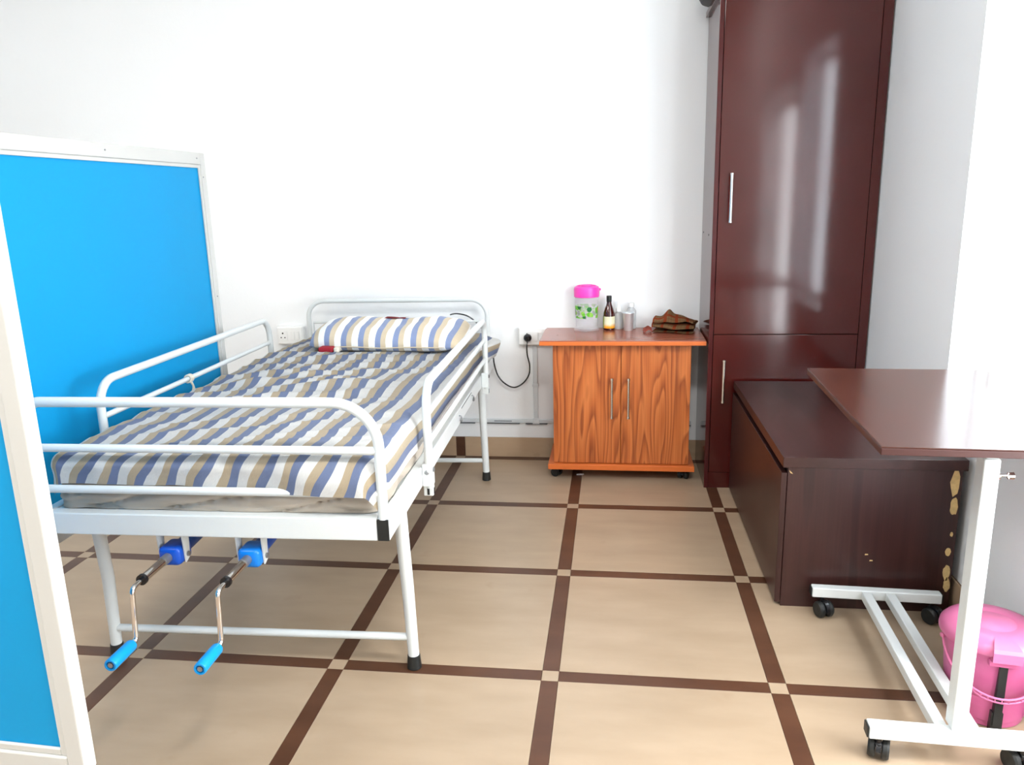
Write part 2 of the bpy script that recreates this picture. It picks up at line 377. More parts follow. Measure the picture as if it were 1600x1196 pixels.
def socket_plate(name, label, x0, x1, z0, z1, sockets, switches, group=None):
    t = empty(name, label, 'socket', ((x0+x1)/2, Y1, z0))
    w, h = (x1-x0)/2, z1-z0
    MB().box(-w, w, -0.032, 0, 0, h, 0.004).build('back_box', M['cap_plastic'], t)
    MB().box(-w+0.004, w-0.004, -0.038, -0.0325, 0.004, h-0.004, 0.003).build('cover_plate', M['cap_plastic'], t)
    for sx in sockets:
        f = MB().box(sx-0.024, sx+0.024, -0.041, -0.0385, h/2-0.025, h/2+0.025, 0.001).build('socket_face', M['cap_plastic'], t)
        for dx, dz, r in ((0, 0.013, 0.0042), (-0.010, -0.009, 0.0033), (0.010, -0.009, 0.0033)):
            MB().lathe([(r, -0.0418), (r, -0.0405)], (sx+dx, 0, h/2+dz), 12, axis='Y').build('pin_hole', M['black'], f)
    for sx in switches:
        MB().box(sx-0.0105, sx+0.0105, -0.043, -0.0385, h/2-0.022, h/2+0.022, 0.002).build('switch', M['cap_plastic'], t)
    return t
socket_plate('wall_socket', 'white wall socket box behind the left of the bed head, nothing plugged in', 0.293, 0.433, 0.590, 0.682, [-0.036], [0.015, 0.04])
socket_plate('wall_socket', 'white wall socket box left of the orange cabinet with a black plug in it', 1.535, 1.675, 0.585, 0.674, [-0.026], [0.018, 0.042])
# power cord with round plug
t = empty('power_cord', 'black power cord with a round plug hanging in a loop beside the bed head', 'cord', (1.583, Y1-0.041, 0.625))
b = MB(); b.lathe([(0.010, -0.0), (0.019, -0.002), (0.020, -0.010), (0.017, -0.020), (0.010, -0.026), (0.0, -0.027)], (0, 0, 0), 24, axis='Y')
b.box(-0.004, 0.004, -0.030, -0.02, -0.006, 0.014, 0.002)
b.build('plug', M['blackgloss'], t)
def smooth_path(pts, n=8):
    out = []; p = [Vector(pts[0])]+[Vector(q) for q in pts]+[Vector(pts[-1])]
    for i in range(1, len(p)-2):
        for k in range(n):
            u = k/n
            out.append(0.5*((2*p[i])+(-p[i-1]+p[i+1])*u+(2*p[i-1]-5*p[i]+4*p[i+1]-p[i+2])*u*u+(-p[i-1]+3*p[i]-3*p[i+1]+p[i+2])*u**3))
    out.append(p[-2]); return out
pts = [(1.583, 1.805, 0.610), (1.580, 1.795, 0.585), (1.582, 1.80, 0.54), (1.590, 1.815, 0.49), (1.585, 1.825, 0.44), (1.555, 1.83, 0.395), (1.51, 1.83, 0.372), (1.465, 1.83, 0.39),
       (1.43, 1.83, 0.43), (1.413, 1.83, 0.485), (1.405, 1.835, 0.54), (1.39, 1.84, 0.60), (1.36, 1.838, 0.66), (1.33, 1.825, 0.70), (1.29, 1.81, 0.735), (1.245, 1.775, 0.752), (1.215, 1.755, 0.75)]
o_ = Vector(t.location)
MB().tube([Vector(q)-o_ for q in smooth_path(pts)], 0.0036, 8).build('cable', M['blackgloss'], t)

# ------------------------------------------------------------------ wardrobe
WX0, WX1, WF, WB, WH = 2.405, 3.054, 1.475, 1.862, 2.06
t = empty('wardrobe', 'tall maroon laminate wardrobe in the corner with an upper and a lower door', 'wardrobe', ((WX0+WX1)/2, (WF+WB)/2, 0))
cx, cy = (WX0+WX1)/2, (WF+WB)/2
def wb_(b, x0, x1, y0, y1, z0, z1, bev=0.001): b.box(x0-cx, x1-cx, y0-cy, y1-cy, z0, z1, bev)
b = MB(); wb_(b, WX0, WX0+0.018, WF, WB, 0, 2.04); b.build('side_panel', M['wardrobe_side'], t)
b = MB(); wb_(b, WX1-0.036, WX1, WF, WB, 0, 2.04); b.build('side_panel', M['wardrobe'], t)
b = MB(); wb_(b, WX0-0.012, WX1, WF-0.012, WB, 2.04, 2.062); b.build('cornice', M['wardrobe'], t)
b = MB(); wb_(b, WX0+0.018, WX1-0.036, WF+0.022, WB, 0.0, 2.04); b.build('carcass_body', M['seam'], t)
b = MB(); wb_(b, WX0+0.018, WX1-0.036, WF+0.004, WF+0.0215, 0.0, 0.072); b.build('plinth', M['wardrobe'], t)
dU = None
for nm, z0, z1, hx, hz0, hz1 in (('upper_door', 0.7005, 2.035, 2.472, 1.170, 1.368), ('lower_door', 0.075, 0.6975, 2.470, 0.402, 0.592)):
    b = MB(); wb_(b, WX0+0.0205, WX1-0.0385, WF, WF+0.0205, z0, z1, 0.0012); d = b.build(nm, M['wardrobe'], t)
    b = MB(); x = hx-cx; y = WF-cy
    b.tube([(x, y-0.028, hz0), (x, y-0.028, hz1)], 0.0062, 14)
    for z in (hz0+0.012, hz1-0.012): b.tube([(x, y, z), (x, y-0.028, z)], 0.005, 10)
    for z in (hz0, hz1-0.008): b.tube([(x, y-0.028, z), (x, y-0.028, z+0.008)], 0.0075, 14)
    tag(b.build('handle', M['handle'], d), 'chrome bar handle')
for y, z in ((1.60, 1.115), (1.80, 1.118)): MB().lathe([(0.004, WX0-0.001-cx), (0.004, WX0+0.002-cx)], (0, y-cy, z), 10, axis='X').build('screw', M['black'], t)
# dark rounded thing on top of the wardrobe (only its lower edge is in the picture)
t = empty('bag', 'black rounded bag lying on top of the wardrobe and poking past its left edge', 'bag', (2.46, 1.72, 2.062))
b = MB(); prof = [(0.0, 0.0), (0.07, 0.001), (0.105, 0.012), (0.118, 0.035), (0.112, 0.07), (0.08, 0.10), (0.03, 0.112), (0.0, 0.113)]
b.lathe(prof, (0, 0, 0), 28)
for v in b.bm.verts: v.co += Vector((v.co.x*0.0, v.co.y*0.1, 0))+Vector(noise.noise_vector(v.co*14))*0.004*(1 if v.co.z > 0.01 else 0)
b.build('bag_body', M['black'], t)
MB().tube(arc((0, 0, 0.10), 0.05, 0, PI, 'XZ'), 0.007, 8).build('bag_handle', M['black'], t)

# ------------------------------------------------------------------ casters
def caster(parent, x, y, top, r, rz, name='caster'):
    """twin wheel caster, wheel touching the floor"""
    b = MB(); b.tube([(0, 0, top), (0, 0, r*1.55)], 0.0055, 10); b.tube([(0, 0, r*1.75), (0, 0, r*1.5)], 0.011, 12)
    # hood
    hood = [(0, r*0.35)]
    poly = []
    for k in range(13):
        a = PI*(-0.05)+PI*1.0*k/12
        poly.append((0.012+r*1.12*math.cos(a), r+r*1.12*math.sin(a)))
    b.prism(poly, -0.0055, 0.0055, 'XZ')
    c = b.build(name, M['blackgloss'], parent, loc=(x, y, 0), rot=(0, 0, rz))
    for s in (-1, 1):
        w_ = MB(); y0, y1 = (0.0065, 0.023) if s > 0 else (-0.023, -0.0065)
        w_.lathe([(r*0.9, y0), (r, y0+0.003), (r, y1-0.005), (r*0.86, y1), (r*0.5, y1-0.001), (r*0.2, y1)] if s > 0 else [(r*0.2, y0), (r*0.5, y0+0.001), (r*0.86, y0), (r, y0+0.005), (r, y1-0.003), (r*0.9, y1)], (0.012, 0, r), 24, axis='Y')
        w_.build('wheel', M['black'], c)
    return c

# ------------------------------------------------------------------ orange bedside cabinet
CX, CY = 2.033, 1.68
t = empty('bedside_cabinet', 'orange wood grain bedside cabinet on casters with two doors, against the back wall', 'cabinet', (CX, CY, 0))
def cb(b, x0, x1, y0, y1, z0, z1, bev=0.001, mi=0): b.box(x0-CX, x1-CX, y0-CY, y1-CY, z0, z1, bev, mi)
b = MB(); cb(b, 1.725, 1.743, 1.570, 1.85, 0.079, 0.643); b.build('side_panel', M['orange_wood'], t)
b = MB(); cb(b, 2.324, 2.342, 1.570, 1.85, 0.079, 0.643); b.build('side_panel', M['orange_wood'], t)
b = MB(); cb(b, 1.744, 2.323, 1.572, 1.848, 0.079, 0.643); b.build('carcass_body', M['orange_edge'], t)
b = MB(); cb(b, 1.669, 2.400, 1.500, 1.862, 0.645, 0.663, 0.002); b.build('top_board', M['orange_edge'], t)
b = MB(); cb(b, 1.6705, 2.3985, 1.502, 1.861, 0.663, 0.6672, 0.001); b.build('top_laminate', M['cab_top'], t)
b = MB(); cb(b, 1.699, 2.368, 1.530, 1.846, 0.052, 0.078, 0.002); b.build('base_board', M['orange_edge'], t)
for nm, x0, x1, hx in (('door', 1.7255, 2.0315, 1.993), ('door', 2.0345, 2.3415, 2.067)):
    b = MB(); cb(b, x0, x1, 1.550, 1.5685, 0.081, 0.641, 0.0015); d = b.build(nm, M['orange_wood'], t)
    b = MB(); x = hx-CX; y = 1.55-CY
    b.tube([(x, y-0.026, 0.307), (x, y-0.026, 0.488)], 0.0058, 14)
    for z in (0.316, 0.479): b.tube([(x, y, z), (x, y-0.026, z)], 0.0048, 10)
    for z in (0.303, 0.482): b.tube([(x, y-0.026, z), (x, y-0.026, z+0.010)], 0.0074, 14)
    tag(b.build('handle', M['handle'], d), 'chrome bar handle')
for (x, y) in ((1.742, 1.812), (1.741, 1.651), (1.866, 1.52)): MB().lathe([(0.0045, 0.6665), (0.0045, 0.6676)], (x-CX, y-CY, 0), 12).build('screw_hole', M['black'], t)
caster(t, 1.745-CX, 1.585-CY, 0.053, 0.021, 2.6); caster(t, 2.320-CX, 1.578-CY, 0.053, 0.021, 1.2)
caster(t, 1.745-CX, 1.80-CY, 0.053, 0.021, 0.6); caster(t, 2.320-CX, 1.80-CY, 0.053, 0.021, 0.2)

# ---- things on the cabinet
ZT = 0.6673
m, N, K, PB = new_mat('clear_plastic')
PB.inputs['Roughness'].default_value = 0.15; PB.inputs['Base Color'].default_value = (0.93, 0.92, 0.95, 1); PB.inputs['Alpha'].default_value = 0.22; M['clear'] = m
m, N, K, PB = new_mat('clear_bottle_glass')
PB.inputs['Roughness'].default_value = 0.05; PB.inputs['Base Color'].default_value = (0.66, 0.68, 0.68, 1); PB.inputs['Alpha'].default_value = 0.5; M['clear2'] = m
m, N, K, PB = new_mat('brown_bottle_glass')
PB.inputs['Base Color'].default_value = c4(srgb(62, 14, 10)); PB.inputs['Roughness'].default_value = 0.08; PB.inputs['Coat Weight'].default_value = 0.5; M['brownglass'] = m
# leaf print band material
m, N, K, PB = new_mat('leaf_print_plastic')
tc = N.new('ShaderNodeTexCoord'); vo = N.new('ShaderNodeTexVoronoi'); vo.inputs['Scale'].default_value = 46; K.new(tc.outputs['Object'], vo.inputs[0])
nz = N.new('ShaderNodeTexNoise'); nz.inputs['Scale'].default_value = 30; nz.inputs['Detail'].default_value = 2; K.new(tc.outputs['Object'], nz.inputs[0])
ad = math_node(N, K, 'ADD', vo.outputs[0], math_node(N, K, 'MULTIPLY', nz.outputs[0], 0.5))
r1 = ramp(N, [(0.0, (1, 1, 1)), (0.80, (0, 0, 0))], 'CONSTANT'); K.new(ad, r1.inputs[0])
r2 = ramp(N, [(0.0, srgb(50, 120, 60)), (0.3, srgb(110, 190, 60)), (0.7, srgb(150, 205, 90)), (0.88, srgb(225, 120, 60))], 'CONSTANT'); K.new(vo.outputs[1], r2.inputs[0])
mx = N.new('ShaderNodeMix'); mx.data_type = 'RGBA'; K.new(r1.outputs[0], mx.inputs[0]); mx.inputs[6].default_value = (0.95, 0.95, 0.97, 1); K.new(r2.outputs[0], mx.inputs[7])
K.new(mx.outputs[2], PB.inputs['Base Color']); K.new(math_node(N, K, 'ADD', 0.2, math_node(N, K, 'MULTIPLY', r1.outputs[0], 0.7)), PB.inputs['Alpha'])
PB.inputs['Roughness'].default_value = 0.15; PB.inputs['IOR'].default_value = 1.2; M['leafprint'] = m

t = empty('jug', 'clear plastic water jug with pink lid and green leaf print, on the orange cabinet', 'jug', (1.871, 1.800, ZT))
b = MB(); b.lathe([(0.058, 0), (0.0605, 0.002), (0.060, 0.010), (0.053, 0.018), (0.053, 0.060), (0.0515, 0.060), (0.0515, 0.019), (0.050, 0.008), (0.0, 0.007)], n=40); b.build('jug_base', M['clear'], t)
b = MB(); b.lathe([(0.0535, 0.0605), (0.0553, 0.118), (0.0538, 0.118), (0.052, 0.0605)], n=40, closed=True); b.bm.faces.ensure_lookup_table(); b.build('leaf_band', M['leafprint'], t)
b = MB(); b.lathe([(0.0553, 0.1185), (0.0575, 0.168), (0.056, 0.168), (0.0538, 0.1185)], n=40, closed=True); b.build('jug_neck', M['clear'], t)
b = MB(); b.lathe([(0.0545, 0.160), (0.0600, 0.160), (0.0605, 0.196), (0.057, 0.206), (0.046, 0.212), (0.044, 0.206), (0.030, 0.205), (0.028, 0.216), (0.015, 0.2175), (0.0, 0.2175)], n=40)
b.box(-0.012, 0.012, -0.068, -0.045, 0.186, 0.198, 0.004)
b.build('lid', M['magenta'], t)
b = MB(); b.tube(smooth_path([(0.052, -0.01, 0.16), (0.085, -0.03, 0.165), (0.094, -0.035, 0.13), (0.09, -0.033, 0.07), (0.052, -0.01, 0.045)]), 0.0055, 10); b.build('jug_handle', M['clear'], t)
t.rotation_euler[2] = 1.9

t = empty('bottle', 'small brown glass syrup bottle with black cap and yellow label, beside the jug', 'bottle', (1.977, 1.800, ZT))
b = MB(); b.lathe([(0.024, 0), (0.027, 0.003), (0.0275, 0.070), (0.026, 0.082), (0.019, 0.105), (0.0125, 0.122), (0.0105, 0.135), (0.0105, 0.142), (0.0, 0.142)], n=32); b.build('glass_body', M['brownglass'], t)
m, N, K, PB = new_mat('syrup_label'); tc = N.new('ShaderNodeTexCoord'); sp_ = N.new('ShaderNodeSeparateXYZ'); K.new(tc.outputs['Object'], sp_.inputs[0])
nz = N.new('ShaderNodeTexNoise'); nz.inputs['Scale'].default_value = 60; K.new(tc.outputs['Object'], nz.inputs[0])
hh_ = math_node(N, K, 'ADD', math_node(N, K, 'MULTIPLY', sp_.outputs[2], 12), math_node(N, K, 'MULTIPLY', nz.outputs[0], 0.18))
r1 = ramp(N, [(0, srgb(235, 120, 10)), (0.30, srgb(250, 170, 30)), (0.48, srgb(240, 238, 205)), (0.9, srgb(225, 228, 190))], 'LINEAR'); K.new(hh_, r1.inputs[0])
r2 = ramp(N, [(0, (1, 1, 1)), (0.12, (0, 0, 0))], 'CONSTANT'); K.new(math_node(N, K, 'ADD', math_node(N, K, 'MULTIPLY', sp_.outputs[0], 8), 0.3), r2.inputs[0])
mx = N.new('ShaderNodeMix'); mx.data_type = 'RGBA'; K.new(r2.outputs[0], mx.inputs[0]); K.new(r1.outputs[0], mx.inputs[6]); mx.inputs[7].default_value = c4(srgb(160, 180, 70))
K.new(mx.outputs[2], PB.inputs['Base Color']); PB.inputs['Roughness'].default_value = 0.4
b = MB(); b.lathe([(0.0277, 0.010), (0.0279, 0.012), (0.0279, 0.064), (0.0277, 0.066)], n=32, closed=True); tag(b.build('label_wrap', m, t), 'yellow, orange and white label')
b = MB(); b.lathe([(0.0118, 0.134), (0.0124, 0.136), (0.0124, 0.160), (0.0115, 0.163), (0.0, 0.163)], n=24); b.build('cap', M['black'], t)

t = empty('tumbler', 'stainless steel tumbler standing between the bottles and the folded cloth', 'tumbler', (2.068, 1.780, ZT))
b = MB(); b.lathe([(0.0, 0.0), (0.0195, 0), (0.0205, 0.002), (0.0275, 0.080), (0.0292, 0.083), (0.0288, 0.085), (0.0270, 0.083), (0.0200, 0.006), (0.0, 0.005)], n=32); b.build('cup', M['steel'], t)

t = empty('bottle', 'clear bottle with pointed dropper cap, left of the steel tumbler', 'bottle', (2.022, 1.825, ZT), group='clear bottles behind the tumbler')
b = MB(); b.lathe([(0.020, 0), (0.0225, 0.003), (0.0225, 0.062), (0.018, 0.076), (0.009, 0.082), (0.009, 0.09), (0.0, 0.09)], n=24); b.build('body', M['clear2'], t)
b = MB(); b.lathe([(0.0125, 0.084), (0.0125, 0.100), (0.009, 0.104), (0.0045, 0.135), (0.002, 0.139), (0.0, 0.139)], n=20); b.build('cap', M['cap_plastic'], t)
t = empty('bottle', 'clear bottle with flat white cap, behind the steel tumbler', 'bottle', (2.082, 1.832, ZT), group='clear bottles behind the tumbler')
b = MB(); b.lathe([(0.021, 0), (0.0235, 0.003), (0.0235, 0.085), (0.016, 0.098), (0.012, 0.102), (0.012, 0.108), (0.0, 0.108)], n=24); b.build('body', M['clear2'], t)
b = MB(); b.lathe([(0.0145, 0.104), (0.0150, 0.105), (0.0150, 0.123), (0.0135, 0.125), (0.0, 0.125)], n=20); b.build('cap', M['cap_plastic'], t)

# folded checked cloth: sheet folded over itself, wavy
m, N, K, PB = new_mat('checked_towel')
uv = N.new('ShaderNodeUVMap'); uv.uv_map = 'UVMap'; sp_ = N.new('ShaderNodeSeparateXYZ'); K.new(uv.outputs[0], sp_.inputs[0])
def lines(src, per, wd, ph=0): return math_node(N, K, 'LESS_THAN', math_node(N, K, 'FRACT', math_node(N, K, 'ADD', math_node(N, K, 'DIVIDE', src, per), ph)), wd)
a1 = math_node(N, K, 'MAXIMUM', lines(sp_.outputs[0], 0.062, 0.26, 0.15), lines(sp_.outputs[1], 0.068, 0.22, 0.3))
a2 = math_node(N, K, 'MAXIMUM', lines(sp_.outputs[0], 0.0155, 0.12), lines(sp_.outputs[1], 0.017, 0.12))
mx = N.new('ShaderNodeMix'); mx.data_type = 'RGBA'; K.new(math_node(N, K, 'MULTIPLY', a2, 0.4), mx.inputs[0]); mx.inputs[6].default_value = c4(srgb(152, 116, 80)); mx.inputs[7].default_value = c4(srgb(90, 52, 34))
mx2 = N.new('ShaderNodeMix'); mx2.data_type = 'RGBA'; K.new(math_node(N, K, 'MULTIPLY', a1, 0.85), mx2.inputs[0]); K.new(mx.outputs[2], mx2.inputs[6]); mx2.inputs[7].default_value = c4(srgb(165, 64, 32))
K.new(mx2.outputs[2], PB.inputs['Base Color']); PB.inputs['Roughness'].default_value = 0.9; PB.inputs['Specular IOR Level'].default_value = 0.15
M['towel'] = m
def grid_mesh(name, nu, nv, fn, mat_, parent=None, uvf=None, thick=0.0, smooth=60, loc=None):
    bm = bmesh.new(); uvl = bm.loops.layers.uv.new('UVMap'); vs = []; uvs = {}
    for j in range(nv+1):
        for i in range(nu+1):
            u, v = i/nu, j/nv; vt = bm.verts.new(fn(u, v)); vs.append(vt); uvs[vt] = uvf(u, v) if uvf else (u, v)
    for j in range(nv):
        for i in range(nu):
            q = (vs[j*(nu+1)+i], vs[j*(nu+1)+i+1], vs[(j+1)*(nu+1)+i+1], vs[(j+1)*(nu+1)+i])
            f = bm.faces.new(q)
            for lp in f.loops: lp[uvl].uv = uvs[lp.vert]
    if thick: 
        bmesh.ops.solidify(bm, geom=bm.faces[:], thickness=thick)
    me = bpy.data.meshes.new(name); bm.to_mesh(me); bm.free(); me.materials.append(mat_)
    return link(name, me, parent, smooth, loc)
t = empty('folded_cloth', 'brown and orange checked cloth heaped at the right end of the cabinet top', 'cloth', (2.280, 1.755, ZT))
def towel(u, v):
    # u along the width (0..1), v follows the folds from the bottom layer up
    x = (u-0.5)*0.190
    n = 5.0; k = v*n; lay = int(min(k, n-1e-6)); f = k-lay
    d = 0.075-0.006*lay
    y = (-d+2*d*f) if lay % 2 == 0 else (d-2*d*f)
    z = 0.006+0.0125*lay
    e = abs(y)/d
    z += (0.0125*0.5)*(1 if f > 0.5 else -1)*(max(0, e-0.8)/0.2)**2 if 0 < v < 1 else 0
    crown = 1-min(1, e)**2
    z *= 1+0.35*crown*(0.5+0.5*math.sin(3.0*u+0.6))
    z += 0.010*lay/4*math.sin(7*u+lay*0.8)*0.6+0.012*(lay/4)*math.exp(-((u-0.33)/0.13)**2)*(1.2 if lay == 4 else 0.8)
    if lay == 4: z += 0.022*math.exp(-((u-0.36)/0.10)**2)*f - 0.02*max(0, u-0.6)*f
    w = Vector((x+0.006*math.sin(9*v+3*u), y+0.010*math.sin(6*u+lay), max(0.0025, z)))
    w += Vector(noise.noise_vector(Vector((u*4, v*9, 3.3))))*0.004
    w.z = max(0.0025, w.z)
    return Matrix.Rotation(-0.22, 4, 'Z') @ w
grid_mesh('cloth_body', 46, 110, towel, M['towel'], t, lambda u, v: (u*0.215, v*0.72), thick=0.002)
b = MB()
for k in range(16):
    y = -0.055+k*0.006; x = -0.108-0.002*(k % 3)
    e = Vector((x-0.028-0.008*random.random(), y-0.004+0.012*random.random()-0.01, 0.002+0.010*random.random()))
    mid = Vector((x-0.012, y, 0.016+0.006*random.random()))
    b.tube([(x+0.004, y, 0.010), mid, e], 0.0017, 5)
tag(b.build('fringe', mat('towel_fringe', srgb(150, 72, 58), 0.9), t), kind='stuff')

# ------------------------------------------------------------------ low dark cabinet along the right wall
BX0, BX1, BY0, BY1, BH = 2.530, 3.046, 0.440, 1.455, 0.50
t = empty('low_cabinet', 'low dark brown cabinet along the right wall, half under the overbed table', 'cabinet', ((BX0+BX1)/2, (BY0+BY1)/2, 0))
cx, cy = (BX0+BX1)/2, (BY0+BY1)/2
def lb(b, x0, x1, y0, y1, z0, z1, bev=0.001): b.box(x0-cx, x1-cx, y0-cy, y1-cy, z0, z1, bev)
b = MB(); lb(b, 2.515, BX1, BY0-0.004, BY1, BH-0.033, BH, 0.0015); b.build('top_board', M['wenge_top'], t)
b = MB(); lb(b, BX0+0.001, BX1-0.012, BY0, BY0+0.018, 0.0, BH-0.0335); b.build('side_panel', M['wenge'], t)
b = MB(); lb(b, BX0+0.001, BX1-0.012, BY1-0.018, BY1, 0.0, BH-0.0335); b.build('side_panel', M['wenge'], t)
b = MB(); lb(b, BX0+0.010, BX1-0.014, BY0+0.0185, BY1-0.0185, 0.02, BH-0.0335); b.build('carcass_body', M['seam'], t)
b = MB(); lb(b, 2.5125, 2.5295, BY0+0.002, BY1-0.002, 0.012, BH-0.052, 0.0012); b.build('door', M['wenge'], t)
# chipped vertical edge, chipboard showing
b = MB()
rnd = random.Random(3)
for (zc, hz, xc, wx) in ((0.430, 0.042, 3.014, 0.013), (0.352, 0.028, 3.018, 0.011), (0.262, 0.008, 3.020, 0.004), (0.205, 0.013, 3.016, 0.008), (0.135, 0.025, 3.017, 0.010), (0.095, 0.022, 3.022, 0.010)):
    poly = []
    for k in range(14):
        a = 2*PI*k/14; q = 1+0.28*(rnd.random()-0.5)
        poly.append((xc-cx+wx*math.cos(a)*q, zc+hz*math.sin(a)*q))
    b.prism(poly, BY0-cy-0.0012, BY0-cy+0.001, 'XZ'); b.build('chipped_patch', M['chip'], t, smooth=0); b = MB()
for (x, z) in ((2.79, 0.165), (2.775, 0.185)):
    b.prism([(x-cx, z), (x-cx+0.010, z+0.001), (x-cx+0.009, z+0.004), (x-cx+0.001, z+0.004)], BY0-cy-0.001, BY0-cy+0.001, 'XZ'); b.build('chipped_patch', M['chip'], t, smooth=0); b = MB()
b.prism([(2.534-cx, 0.458), (2.541-cx, 0.452), (2.546-cx, 0.446), (2.538-cx, 0.449)], BY0-cy-0.001, BY0-cy+0.001, 'XZ')
b.build('chipped_patch', M['chip'], t, smooth=0)

# ------------------------------------------------------------------ overbed table
t = empty('overbed_table', 'overbed table with dark brown top on a white steel base with black casters', 'table', (2.525, -0.351, 0), -0.038)
b = MB(); b.box(0, 0.472, 0, 0.735, 0.7735, 0.7885, 0.002); b.build('tabletop_core', M['wenge_edge'], t)
b = MB(); b.box(0.001, 0.471, 0.001, 0.734, 0.7885, 0.791, 0.001); b.build('tabletop_laminate', M['table_top'], t)
b = MB(); b.box(0.230, 0.262, 0.093, 0.135, 0.0955, 0.740, 0.003); b.build('post', M['white'], t)
b = MB(); b.box(0.234, 0.258, 0.097, 0.131, 0.7405, 0.7725, 0.002); b.box(0.19, 0.30, 0.085, 0.14, 0.764, 0.773, 0.001); b.build('post_head', M['white'], t)
b = MB(); b.box(0.262, 0.290, 0.062, 0.085, 0.755, 0.7732, 0.004); b.build('latch_block', M['blackgloss'], t)
b = MB(); b.tube([(0.262, 0.112, 0.70), (0.295, 0.112, 0.70)], 0.0028, 8); b.lathe([(0.006, 0.262), (0.009, 0.264), (0.009, 0.269), (0.006, 0.271)], (0, 0.112, 0.70), 14, axis='X')
b.lathe([(0.004, 0.284), (0.008, 0.286), (0.0085, 0.296), (0.005, 0.299)], (0, 0.112, 0.70), 16, axis='X'); b.build('height_knob', M['chrome'], t)
b = MB(); b.box(0.055, 0.405, 0.084, 0.118, 0.064, 0.095, 0.003); b.build('front_bar', M['white'], t)
b = MB(); b.box(0.060, 0.432, 0.738, 0.768, 0.064, 0.095, 0.003); b.build('rear_bar', M['white'], t)
for x in (0.216, 0.284):
    b = MB(); b.box(x-0.0135, x+0.0135, 0.1185, 0.7375, 0.066, 0.093, 0.003); b.build('base_rail', M['white'], t)
for (x, y0, y1) in ((0.0545, 0.086, 0.116), (0.4055, 0.086, 0.116), (0.0595, 0.740, 0.766), (0.4325, 0.740, 0.766)):
    s = -1 if x < 0.2 else 1
    MB().box(min(x, x+0.004*s), max(x, x+0.004*s), y0, y1, 0.066, 0.093, 0.0015).build('end_cap', M['black'], t)
for (x, y, rz) in ((0.082, 0.100, 1.25), (0.383, 0.100, 1.9), (0.092, 0.752, -1.2), (0.405, 0.752, -1.0)): caster(t, x, y, 0.066, 0.0255, rz)

# ------------------------------------------------------------------ pink pedal bin
t = empty('pedal_bin', 'pink plastic lidded bucket with a handle, behind the overbed table post', 'bucket', (2.934, -0.030, 0), 0.0)
b = MB(); b.lathe([(0.080, 0), (0.086, 0.003), (0.093, 0.08), (0.0945, 0.082), (0.104, 0.195), (0.109, 0.197), (0.109, 0.206), (0.101, 0.206), (0.090, 0.02), (0.0, 0.018)], n=56); b.build('bucket_body', M['pink_deep'], t)
b = MB(); b.lathe([(0.108, 0.2065), (0.116, 0.2065), (0.117, 0.212), (0.115, 0.222), (0.106, 0.232), (0.088, 0.239), (0.060, 0.2425), (0.052, 0.2405), (0.048, 0.2405), (0.040, 0.2445), (0.0, 0.2455)], n=56)
lid = b.build('lid', M['pink'], t)
# hinge hood on the front of the lid
A = -1.72
def rotp(x, y): return (x*math.cos(A)-y*math.sin(A), x*math.sin(A)+y*math.cos(A))
b = MB()
sec = [(0.075, 0.241, 0.016), (0.100, 0.239, 0.025), (0.121, 0.232, 0.030), (0.126, 0.224, 0.031), (0.126, 0.200, 0.031)]
rows = []
for (r, z, hw_) in sec: rows.append([b.bm.verts.new((*rotp(r, -hw_), z)), b.bm.verts.new((*rotp(r, hw_), z))])
rin = [b.bm.verts.new((*rotp(0.100, -0.031), 0.200)), b.bm.verts.new((*rotp(0.100, 0.031), 0.200))]
rin2 = [b.bm.verts.new((*rotp(0.075, -0.016), 0.226)), b.bm.verts.new((*rotp(0.075, 0.016), 0.226))]
for a, c in zip(rows, rows[1:]): b.bm.faces.new((a[0], a[1], c[1], c[0]))
b.bm.faces.new((rows[-1][0], rows[-1][1], rin[1], rin[0]))
b.bm.faces.new([r[0] for r in rows]+[rin[0], rin2[0]]); b.bm.faces.new([r[1] for r in rows]+[rin[1], rin2[1]])
b.build('lid_hood', M['pink'], lid, smooth=30)
b = MB(); b.box(0.100, 0.116, -0.034, 0.034, 0.184, 0.199, 0.002); b.bm.transform(Matrix.Rotation(A, 4, 'Z')); b.build('hinge_block', M['pink_deep'], t)
b = MB(); b.box(0.088, 0.1085, -0.009, 0.009, 0.02, 0.185, 0.001); b.box(0.086, 0.105, -0.013, 0.013, 0.0, 0.055, 0.001); b.bm.transform(Matrix.Rotation(A, 4, 'Z')); tag(b.build('pedal_rod', M['black'], t), 'black rod down the front of the bucket')
# handle hanging down in front
pts = []; 
for k in range(25):
    a = PI*k/24
    ang = A-1.45+2.9*(k/24)
    r = 0.112+0.010*math.sin(a)
    z = 0.196-0.092*math.sin(a)**0.8
    pts.append((r*math.cos(ang), r*math.sin(ang), z))
h = MB().tube(pts, 0.0028, 8).build('carry_handle', M['pink'], t)
pts2 = [(x, y, z-0.010*min(1, max(0, math.sin(PI*min(1, max(0, (k-7)/10)))*2))) for k, (x, y, z) in enumerate(pts)]
MB().tube(pts2[7:18], 0.0022, 8).build('handle_rib', M['pink'], h)
b = MB()
for k in range(8, 17): b.tube([pts[k], pts2[k]], 0.0018, 6)
b.build('handle_rung', M['pink'], h)
for k in (0, 24): MB().lathe([(0.005, -0.005), (0.007, -0.002), (0.005, 0.006)], pts[k], 12, axis='X').build('handle_knob', M['pink'], h)

